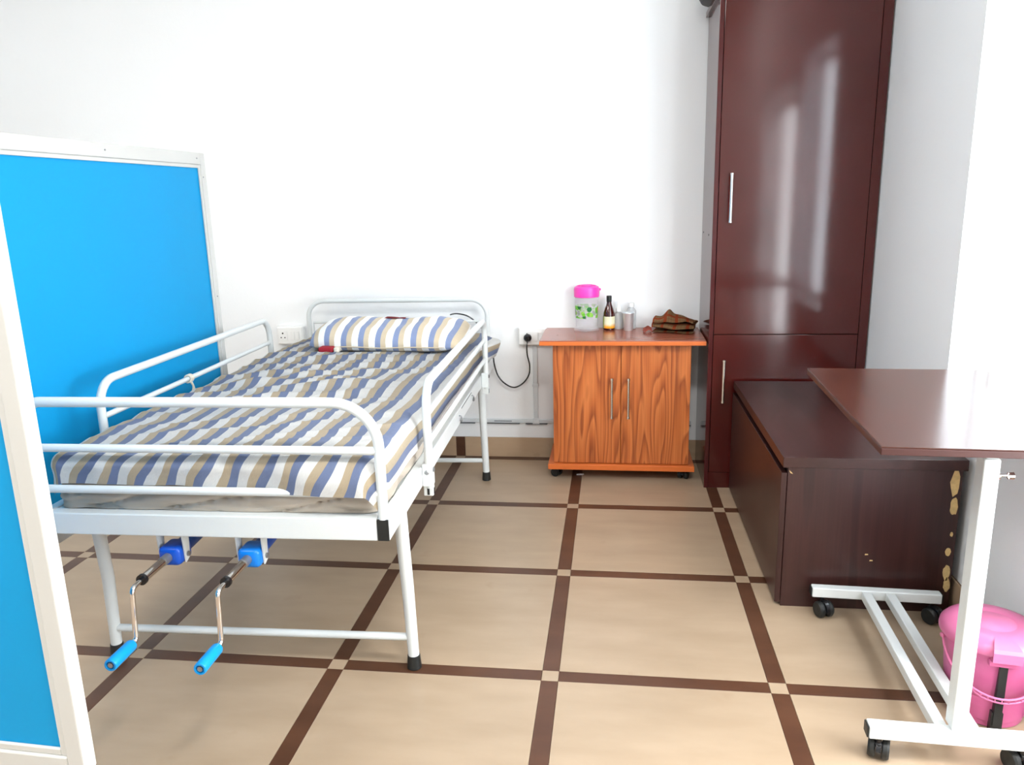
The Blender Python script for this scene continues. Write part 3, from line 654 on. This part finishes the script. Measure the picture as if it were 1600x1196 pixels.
# ------------------------------------------------------------------ folding ward screen
SXX, SYY = 0.38, 1.104
SZ0, SZ1 = 0.337, 1.491
t = empty('folding_screen', 'white framed folding ward screen with blue panels, left of the bed', 'screen', (SXX, SYY, 0))
def leaf(p0, p1, flip=1):
    """one leaf between two floor points (local), frame + bead + blue panel; returns nothing"""
    d = Vector((p1[0]-p0[0], p1[1]-p0[1], 0)); L = d.length; th = math.atan2(d.y, d.x)
    fr = MB(); W_ = 0.032; D = 0.0145
    fr.box(0, W_, -D, D, SZ0, SZ1, 0.003); fr.box(L-W_, L, -D, D, SZ0, SZ1, 0.003)
    fr.box(W_, L-W_, -D, D, SZ1-W_-0.012, SZ1, 0.003); fr.box(W_, L-W_, -D, D, SZ0, SZ0+W_, 0.003)
    f = fr.build('leaf_frame', M['screenwhite'], t, loc=(p0[0], p0[1], 0), rot=(0, 0, th))
    bd = MB(); q = 0.013; z0, z1 = SZ0+W_, SZ1-W_-0.012
    for s in (-1, 1):
        y0, y1 = (-D+0.004, -0.004) if s < 0 else (0.004, D-0.004)
        bd.box(W_, W_+q, y0, y1, z0, z1, 0.002); bd.box(L-W_-q, L-W_, y0, y1, z0, z1, 0.002)
        bd.box(W_+q, L-W_-q, y0, y1, z1-q, z1, 0.002); bd.box(W_+q, L-W_-q, y0, y1, z0, z0+q, 0.002)
    bd.build('panel_bead', M['screenwhite'], f)
    MB().box(W_+0.002, L-W_-0.002, -0.0035, 0.0035, z0+0.002, z1-0.002).build('blue_panel', M['blue_cloth'], f, smooth=0)
    return f
def legs(p):
    b = MB(); b.tube([(p[0]+0.12, p[1], SZ0), (p[0]+0.12, p[1], 0.066)], 0.012, 12)
    b.tube([(p[0]-0.14, p[1], 0.066), (p[0]+0.14, p[1], 0.066)], 0.012, 12)
    lg = b.build('screen_foot', M['screenwhite'], t)
    for s in (-1, 1):
        MB().lathe([(0.010, -0.010), (0.026, -0.008), (0.026, 0.008), (0.010, 0.010)], (p[0]+s*0.125, p[1], 0.026), 20, axis='Y').build('castor_wheel', M['black'], lg)
dirv = Vector((0.0, -1.0))
q1 = dirv*1.27; q2 = dirv*1.28; q3 = dirv*1.88
leaf((0, 0), q1); leaf(q2, q3)
n0 = (q3.x-0.005, q3.y-0.035)
NX, NY = 1.102-SXX, -0.842-SYY
leaf(n0, (NX, NY))
legs((-0.12, -0.02)); legs((-0.12, n0[1]+0.03))
for z in (0.5, 0.95, 1.35): MB().tube([(q1.x+0.0155, q1.y-0.005, z), (q1.x+0.0155, q1.y-0.005, z+0.07)], 0.006, 10).build('hinge', M['grey'], t)
dd = Vector((0, -1, 0)); nn = Vector((1, 0, 0))
for (s, z) in ((0.026, 1.40), (0.020, 0.93), (0.06, 1.470), (0.62, 1.470)):
    c_ = dd*s+nn*0.0143
    MB().lathe([(0.003, -0.002), (0.003, 0.002)], (c_.x, c_.y, z), 8, axis='X').build('screw', M['grey'], t)

# ------------------------------------------------------------------ hospital bed
BED_LOC = (2.377*P, 0.009*P, 0); BED_RZ = 0.0233
t = empty('hospital_bed', 'white tubular steel hospital bed with side guards and two crank handles', 'bed', BED_LOC, BED_RZ)
BL, BR, YF, YH = -0.915, 0.004, -0.20, 1.79
Z0, Z1 = 0.478, 0.536
for x0, x1 in ((BL, BL+0.03), (BR-0.03, BR)):
    r = MB().box(x0, x1, YF+0.0045, YH, Z0, Z1, 0.004).build('side_rail', M['white'], t)
    MB().box(x0+0.0005, x1-0.0005, YF, YF+0.004, Z0+0.001, Z1-0.001, 0.0015).build('end_cap', M['black'], r)
MB().box(BL+0.0305, BR-0.0305, YF+0.001, YF+0.036, Z0, Z1, 0.003).build('foot_cross_rail', M['white'], t)
MB().box(BL+0.0305, BR-0.0305, YH-0.03, YH, Z0, Z1, 0.003).build('head_cross_rail', M['white'], t)
b = MB(); b.box(BL+0.031, BR-0.031, YF+0.037, YH-0.031, 0.523, 0.533, 0.001)
for y in (0.25, 0.7, 1.1, 1.5): b.box(BL+0.031, BR-0.031, y-0.015, y+0.015, 0.495, 0.5225, 0.002)
b.build('bed_deck', M['white'], t)
for x in (-0.900, -0.004):
    for y in (0.0, 1.507):
        xx = x-0.002 if x > -0.5 else x+0.0
        l = MB().tube([(xx-0.010 if x > -.5 else xx+0.010, y-0.02 if y < 1 else y, Z0+0.002), (xx-0.006 if x > -.5 else xx+0.006, y, 0.25), (xx, y, 0.03)], 0.0185, 20, r2=0.0155).build('leg', M['white'], t)
        MB().lathe([(0.0185, 0.0), (0.0205, 0.002), (0.0178, 0.040), (0.0160, 0.041), (0.0, 0.041)], (xx, y, 0), 20).build('rubber_foot', M['black'], l)
for y in (0.0, 1.507): MB().tube([(-0.885, y, 0.092), (-0.020, y, 0.096)], 0.0110, 14).build('stretcher', M['white'], t)
# foot board: bent tube, two rails
yb = YF+0.011; R = 0.0128; zt = 0.826
pts = [(BR-0.015, yb, Z1-0.002), (BR-0.015, yb, zt-0.11)] + arc((BR-0.015-0.11, yb, zt-0.11), 0.11, 0, PI/2, 'XZ', 12)[1:] + arc((BL+0.010+0.04, yb, zt-0.04), 0.04, PI/2, PI, 'XZ', 10) + [(BL+0.010, yb, Z1-0.002)]
MB().tube(pts, R, 18).build('foot_board_tube', M['white'], t)
for z in (0.707, 0.598): MB().tube([(BL+0.012, yb, z), (BR-0.018, yb, z)], 0.0105, 14).build('foot_board_rail', M['white'], t)
# head board
yh = 1.765; zt = 0.822; R = 0.0115
pts = [(-0.015, yh, Z0+0.01), (-0.015, yh, zt-0.08)] + arc((-0.015-0.08, yh, zt-0.08), 0.08, 0, PI/2, 'XZ', 10)[1:] + arc((-0.905+0.08, yh, zt-0.08), 0.08, PI/2, PI, 'XZ', 10) + [(-0.905, yh, Z0+0.01)]
MB().tube(pts, R, 16).build('head_board_tube', M['white'], t)
b = MB(); b.tube([(-0.882, yh-0.001, 0.55), (-0.882, yh-0.001, 0.716), (-0.036, yh-0.001, 0.716), (-0.036, yh-0.001, 0.55)], 0.006, 10); b.build('head_board_rail', M['white'], t)
# side guards
def guard(x, s, y0, y1, zt):
    R = 0.0125; rb = 0.075
    pts = [(x, y0, 0.470), (x, y0, zt-rb)] + arc((x, y0+rb, zt-rb), rb, PI, PI/2, 'YZ', 10)[1:] + arc((x, y1-rb, zt-rb), rb, PI/2, 0, 'YZ', 10) + [(x, y1, 0.47)]
    g = MB().tube(pts, R, 18).build('side_guard', M['white'], t)
    for z in (0.690, 0.605): MB().tube([(x, y0+0.002, z), (x, y1-0.002, z)], 0.0088, 14).build('guard_rail', M['white'], g)
    for y in (y0, y1):
        b = MB(); xa, xb = (BR+0.0005, x+0.0115) if s > 0 else (x-0.0115, BL-0.0005)
        b.box(xa, xb, y-0.018, y+0.018, 0.478, 0.545, 0.002); b.box(xa, xb, y-0.010, y+0.010, 0.446, 0.4775, 0.003)
        br = b.build('guard_bracket', M['white'], g)
        b = MB(); xs = x+s*0.0117
        b.lathe([(0.008, xs-0.001), (0.008, xs+0.003), (0.005, xs+0.005)] if s > 0 else [(0.005, xs-0.005), (0.008, xs-0.003), (0.008, xs+0.001)], (0, y, 0.526), 12, axis='X')
        b.build('bolt', M['grey'], g)
        MB().box(xs-0.0008, xs+0.0012, y-0.004, y+0.004, 0.451, 0.470, 0.0005).build('slot', M['black'], g)
        if y == y0:
            xm = (xa+xb)/2
            MB().lathe([(0.005, y-0.0225), (0.0068, y-0.021), (0.0068, y-0.0182)], (xm, 0, 0.522), 14, axis='Y').build('bolt', M['grey'], g)
            MB().box(xm-0.0035, xm+0.0035, y-0.0112, y-0.0095, 0.450, 0.471, 0.0005).build('slot', M['black'], g)
guard(0.022, 1, 0.190, 1.400, 0.779)
guard(-0.942, -1, 0.150, 1.370, 0.794)
# small wire hooks on the outside of the right rail
for y in (0.80, 1.10):
    MB().tube(smooth_path([(BR+0.001, y, 0.515), (BR+0.009, y, 0.512), (BR+0.010, y+0.004, 0.495), (BR+0.004, y+0.014, 0.490), (BR+0.006, y+0.020, 0.505)], 4), 0.0026, 8).build('wire_hook', M['grey'], t)
MB().box(BR-0.0002, BR+0.0008, 0.86, 1.10, 0.5255, 0.5285).build('rail_slot', M['black'], t, smooth=0)
# cranks
for k, (cx_, bm_) in enumerate(((-0.584, M['blue_deep']), (-0.372, M['blue_plastic']))):
    for s in (-1, 1):
        b = MB(); x = cx_+s*0.034
        b.prism([(-0.172, Z0), (-0.140, Z0), (-0.146, 0.400), (-0.166, 0.392)], x-0.002, x+0.002, 'YZ'); b.build('crank_bracket', M['white'], t)
    MB().tube([(cx_+0.0365, -0.156, 0.412), (cx_+0.041, -0.156, 0.412)], 0.007, 10).build('bracket_pin', M['grey'], t)
    c = MB().box(cx_-0.029, cx_+0.031, -0.188, -0.120, 0.388, 0.440, 0.014, seg=4).build('gear_box', bm_, t, smooth=36)
    MB().tube([(cx_+0.004, -0.125, 0.416), (cx_+0.004, 0.55, 0.455)], 0.021, 18).build('screw_casing', M['casing'], c)
    cr = MB().tube([(cx_, -0.186, 0.415), (cx_, -0.205, 0.415), (cx_, -0.206, 0.415), (cx_, -0.305, 0.414)], 0.0105, 18).build('crank', M['chrome'], t)
    MB().tube([(cx_, -0.300, 0.414), (cx_, -0.309, 0.414)], 0.0135, 18).build('collar', M['blackgloss'], cr)
    MB().tube([(cx_, -0.1885, 0.415), (cx_, -0.215, 0.415)], 0.0125, 16).build('shaft_sleeve', M['grey'], cr)
    pth = [(cx_, -0.309, 0.414), (cx_, -0.335, 0.413)] + arc((cx_, -0.335, 0.398), 0.015, PI/2, PI, 'YZ', 6)[1:] + [(cx_+0.002, -0.362, 0.305)] + arc((cx_+0.002, -0.377, 0.300), 0.015, 0, -PI/2, 'YZ', 6)[1:] + [(cx_+0.001, -0.462, 0.2852)]
    MB().tube(pth, 0.0060, 14).build('crank_arm', M['chrome'], cr)
    b = MB(); b.lathe([(0.0068, -0.378), (0.0125, -0.380), (0.0142, -0.384), (0.0150, -0.462), (0.0138, -0.465), (0.0098, -0.465), (0.0095, -0.458), (0.0, -0.458)], (cx_+0.001, 0, 0.285), 24, axis='Y')
    tag(b.build('grip', M['cyan_plastic'], cr), 'light blue plastic grip')
    MB().lathe([(0.0062, -0.4645), (0.0062, -0.4585)], (cx_+0.001, 0, 0.285), 16, axis='Y').build('grip_end', M['grey'] , cr)

# strip tied round the left guard
t = empty('tied_strip', 'pale cloth strip tied round the lower rail of the left side guard', 'strip', BED_LOC, BED_RZ)
b = MB()
for dy, ph in ((0, 0), (0.008, 0.7), (0.016, 0.2)):
    b.tube([(-0.942+0.0125*math.cos(a), 0.645+dy+0.003*math.sin(a+ph), 0.690+0.0125*math.sin(a)) for a in [2*PI*k/18 for k in range(19)]], 0.0033, 8, cap=False)
b.build('knot', M['mattress_cream'], t)
b = MB(); b.tube(smooth_path([(-0.935, 0.65, 0.678), (-0.930, 0.655, 0.66), (-0.933, 0.645, 0.635)], 4), 0.0035, 8); b.tube(smooth_path([(-0.935, 0.655, 0.678), (-0.938, 0.668, 0.665), (-0.935, 0.672, 0.645)], 4), 0.003, 8)
b.build('loose_end', M['mattress_cream'], t)

# ------------------------------------------------------------------ mattress and bedding
ML, MR, MF, MH = -0.890, -0.022, -0.172, 1.735
def topz(x, y):
    e = min(1, max(0, (y+0.2)/1.9)); z = 0.688-0.026*e
    return z
t = empty('mattress', 'mattress in a beige wrinkled cover under the striped sheet', 'mattress', BED_LOC, BED_RZ)
def mattress_mesh():
    bm = bmesh.new(); r = 0.05; per = []
    cs = [(MR-r, MF+r, -PI/2), (MR-r, MH-r, 0), (ML+r, MH-r, PI/2), (ML+r, MF+r, PI)]
    for k, (cx_, cy_, a0_) in enumerate(cs):
        for q in range(8): a = a0_+PI/2*q/7; per.append((cx_+r*math.cos(a), cy_+r*math.sin(a), math.cos(a), math.sin(a)))
        nx = cs[(k+1) % 4]; a = a0_+PI/2; p0 = Vector((cx_+r*math.cos(a), cy_+r*math.sin(a))); a = nx[2]; p1 = Vector((nx[0]+r*math.cos(a), nx[1]+r*math.sin(a)))
        n = 110
        for q in range(1, n): p = p0.lerp(p1, q/n); per.append((p.x, p.y, math.cos(a), math.sin(a)))
    rows = 22; z0, z1 = 0.5375, 0.650; rings = []
    for j in range(rows+1):
        v = j/rows; z = z0+(z1-z0)*v; ring = []
        for (x, y, nx, ny) in per:
            inset = (0.020 if v > 0.5 else 0.006)*(abs(2*v-1)**4)+0.007*math.exp(-((z-0.598)/0.010)**2)
            a = noise.noise(Vector((x*7+z*16, y*7+z*9, z*5+1.5)))
            rd = 1-2*abs(noise.noise(Vector((x*4.5-z*20+3, y*4.5-z*14, 4.1))))
            rd2 = 1-2*abs(noise.noise(Vector((x*8+z*24, y*8+z*20, 7.7))))
            d = 0.012*a-0.012*max(0, rd)**4-0.006*max(0, rd2)**4+0.003-inset
            d = min(d, 0.009)*(1 if 0 < j < rows else 0.4)
            ring.append(bm.verts.new((x+nx*d, y+ny*d, z)))
        rings.append(ring)
    n = len(per)
    for a, c in zip(rings, rings[1:]):
        for k in range(n): bm.faces.new((a[k], a[(k+1) % n], c[(k+1) % n], c[k]))
    bm.faces.new(list(reversed(rings[0]))); bm.faces.new(rings[-1])
    me = bpy.data.meshes.new('cover'); bm.to_mesh(me); bm.free(); me.materials.append(M['beige'])
    return me
link('cover', mattress_mesh(), t, 70)

# striped sheet
def sheet_profile(d, r): 
    if d <= 0: return 0, 0
    a = min(d/r, PI/2); return r*math.sin(a), r*(1-math.cos(a))+max(0, d-r*PI/2)
SL, SR, SF, SH = -0.845, -0.055, -0.134, 1.735
DL, DR, DF, DH = 0.105, 0.125, 0.125, 0.07
def sheet(u, v):
    s = SL-DL+(SR-SL+DL+DR)*u; q = SF-DF+(SH-SF+DF+DH)*v
    ds = max(0, SL-s, s-SR); dq = max(0, SF-q, q-SH)
    sx = -1 if s < SL else 1; sy = -1 if q < SF else 1
    d = math.hypot(ds, dq)
    # uneven hem: cloth a little shorter or longer here and there
    r = 0.048
    h, dz = sheet_profile(d, r)
    bx, by = min(max(s, SL), SR), min(max(q, SF), SH)
    if d > 0: ux, uy = sx*ds/d, sy*dq/d
    else: ux = uy = 0
    x, y = bx+ux*h, by+uy*h
    z = topz(x, y)-dz*(1.0)
    # puffiness and wrinkles
    w1 = noise.noise(Vector((x*3.2, y*11, 0.3))); w2 = noise.noise(Vector((x*8, y*16, 5.1))); w3 = noise.noise(Vector((x*1.8, y*2.2, 9)))
    amp = 0.35+0.65*math.exp(-((y-0.75)/0.45)**2)*math.exp(-((x+0.55)/0.35)**2)*1.6
    fade = 1-min(1, d/0.06)
    z += (0.014*w1*amp+0.007*w2*amp+0.010*w3)*(0.25+0.75*fade)
    # ridges across the bed in the middle
    rg = (1-abs(noise.noise(Vector((x*1.6+y*1.1, y*8.5-x*3, 2.0))))*2)
    z += 0.015*max(0, rg)**3*amp*fade
    x += (0.015*noise.noise(Vector((x*2.0, y*6.0, 21)))+0.004*noise.noise(Vector((x*5, y*11, 31))))*amp*fade
    if dq > 0 and sy < 0:   # front overhang folds
        y -= 0.007*noise.noise(Vector((s*14, q*6, 11)))+0.002
        k = min(1, max(0, (s+0.30)/0.10))*min(1, dq/0.09)
        y -= 0.026*k; z += 0.006*k*min(1, dq/0.12)
        x += 0.004*math.sin(s*40+q*30)
        z += 0.010*noise.noise(Vector((s*4, 0, 3)))*min(1, dq/0.1)
        z += 0.022*min(1, max(0, (-s-0.25)/0.3))*min(1, dq/0.1)**2
    if ds > 0 and sx > 0:
        x += 0.005*noise.noise(Vector((q*7, s*9, 8)))*min(1, ds/0.08)
        k = math.exp(-((q-1.60)/0.10)**2)*min(1, ds/0.05)
        x += 0.100*k*(1-0.5*min(1, ds/0.13)); z += 0.012*k
        x = min(x, 0.008+0.11*k)
    if ds > 0 and sx < 0:
        x += 0.006*noise.noise(Vector((q*6, s*8, 18)))
        x = max(x, -0.926)
    if dq > 0 and sy > 0: y = min(y, 1.748)
    # hollow left by the pillow is not needed; keep above the mattress
    return Vector((x, y, max(z, 0.5375)))
def sheet_uv(u, v):
    s = SL-DL+(SR-SL+DL+DR)*u; q = SF-DF+(SH-SF+DF+DH)*v
    return (s+0.42*max(0, SF-q)+0.02*max(0, 0.3-abs(q-0.1)), q)
o = grid_mesh('bed_sheet', 130, 260, sheet, M['stripe'], None, sheet_uv, thick=0.0015, smooth=80, loc=BED_LOC)
o.rotation_euler = (0, 0, BED_RZ)
tag(o, 'blue, tan and white striped sheet spread over the hospital bed mattress', 'bed sheet')

# pillow
def pillow_obj():
    W2, D2, T2 = 0.340, 0.150, 0.066
    def fn_factory(side):
        def fn(u, v):
            a, c = u*2-1, v*2-1
            ex = (1-abs(a)**6)**0.5 if abs(a) < 1 else 0; ey = (1-abs(c)**3.0)**0.5 if abs(c) < 1 else 0
            th = T2*ex*ey
            x = a*W2*(1-0.05*c*c*abs(a)); y = c*D2*(1-0.10*(a*a)*abs(c))
            z = th*(1.0 if side > 0 else -0.62)
            wr = 0.012*noise.noise(Vector((x*9, y*5, 4*side)))+0.006*noise.noise(Vector((x*22, y*16, 2)))
            z += wr*ex*ey*(1 if side > 0 else 0.2)
            sag = 0.018*math.exp(-((a-0.05)/0.22)**2)*(side > 0)*math.exp(-((c-0.75)/0.35)**2)
            z -= sag
            x += 0.007*noise.noise(Vector((x*5, y*11, 8)))
            return Vector((x, y, z))
        return fn
    t = empty('pillow', 'striped pillow at the head of the bed with a dark red cloth edge under it', 'pillow', (0, 0, 0))
    W = Matrix.Translation(Vector(BED_LOC)) @ Matrix.Rotation(BED_RZ, 4, 'Z') @ Matrix.Translation(Vector((-0.375, 1.330, 0.724))) @ Matrix.Rotation(-0.07, 4, 'Z') @ Matrix.Rotation(0.17, 4, 'X')
    t.matrix_world = W
    bm = bmesh.new(); uvl = bm.loops.layers.uv.new('UVMap')
    nu, nv = 64, 40
    for side in (1, -1):
        fn = fn_factory(side); g = [[bm.verts.new(fn(i/nu, j/nv)) for i in range(nu+1)] for j in range(nv+1)]
        for j in range(nv):
            for i in range(nu):
                q = [(i, j), (i+1, j), (i+1, j+1), (i, j+1)]
                if side < 0: q.reverse()
                f = bm.faces.new([g[b_][a_] for a_, b_ in q])
                for lp, (a_, b_) in zip(f.loops, q): lp[uvl].uv = ((a_/nu-0.5)*2*W2, (b_/nv-0.5)*2*D2)
    bmesh.ops.remove_doubles(bm, verts=bm.verts, dist=0.0006)
    me = bpy.data.meshes.new('pillow_case'); bm.to_mesh(me); bm.free(); me.materials.append(M['stripe_pillow'])
    link('pillow_case', me, t, 80)
    # seam piping round the edge
    b = MB(); pts = []
    for k in range(81):
        a_ = 2*PI*k/80; cx_, sy_ = math.cos(a_), math.sin(a_)
        m_ = max(abs(cx_), abs(sy_)); a, c = cx_/m_, sy_/m_
        rr_ = 1.0/((abs(a)**7+abs(c)**7)**(1/7)); a *= rr_; c *= rr_
        pts.append((a*W2*(1-0.05*c*c*abs(a))+0.002*a, c*D2*(1-0.10*a*a*abs(c))+0.002*c, 0.002*math.sin(9*a_)))
    b.tube(pts, 0.0025, 6, cap=False); b.build('piping', M['stripe_pillow'], t)
    # red and white printed patch on the top edge
    def patch(u, v):
        x = -0.035+0.10*u; y = 0.035+0.05*v-0.01*u
        q = fn_factory(1)((x/W2+1)/2, (y/D2+1)/2); return q+Vector((0, 0, 0.004))
    tag(grid_mesh('cloth_patch', 12, 6, patch, M['maroon_cloth'], t, thick=0.002), 'dark red patch on the rear edge')
pillow_obj()
# red and white cloth under the pillow, front left
t = empty('folded_cloth', 'dark red and white cloth tucked under the front left corner of the pillow', 'cloth', BED_LOC, BED_RZ)
b = MB(); b.box(-0.650, -0.585, 1.165, 1.30, 0.6795, 0.703, 0.009, seg=3); b.build('red_fold', M['maroon_cloth'], t)
b = MB(); b.box(-0.584, -0.560, 1.168, 1.29, 0.6795, 0.702, 0.008, seg=3); b.build('white_fold', M['mattress_cream'], t)

# ------------------------------------------------------------------ small litter near the cabinet
b = MB(); b.prism([(0, 0), (0.022, 0.002), (0.034, 0.010), (0.020, 0.016), (0.004, 0.012)], 0, 0.004)
tag(b.build('paper_scrap', M['litter'], None, smooth=0, loc=(1.828, 1.60, 0.0005)), 'tiny white scrap on the floor under the orange cabinet', 'scrap')
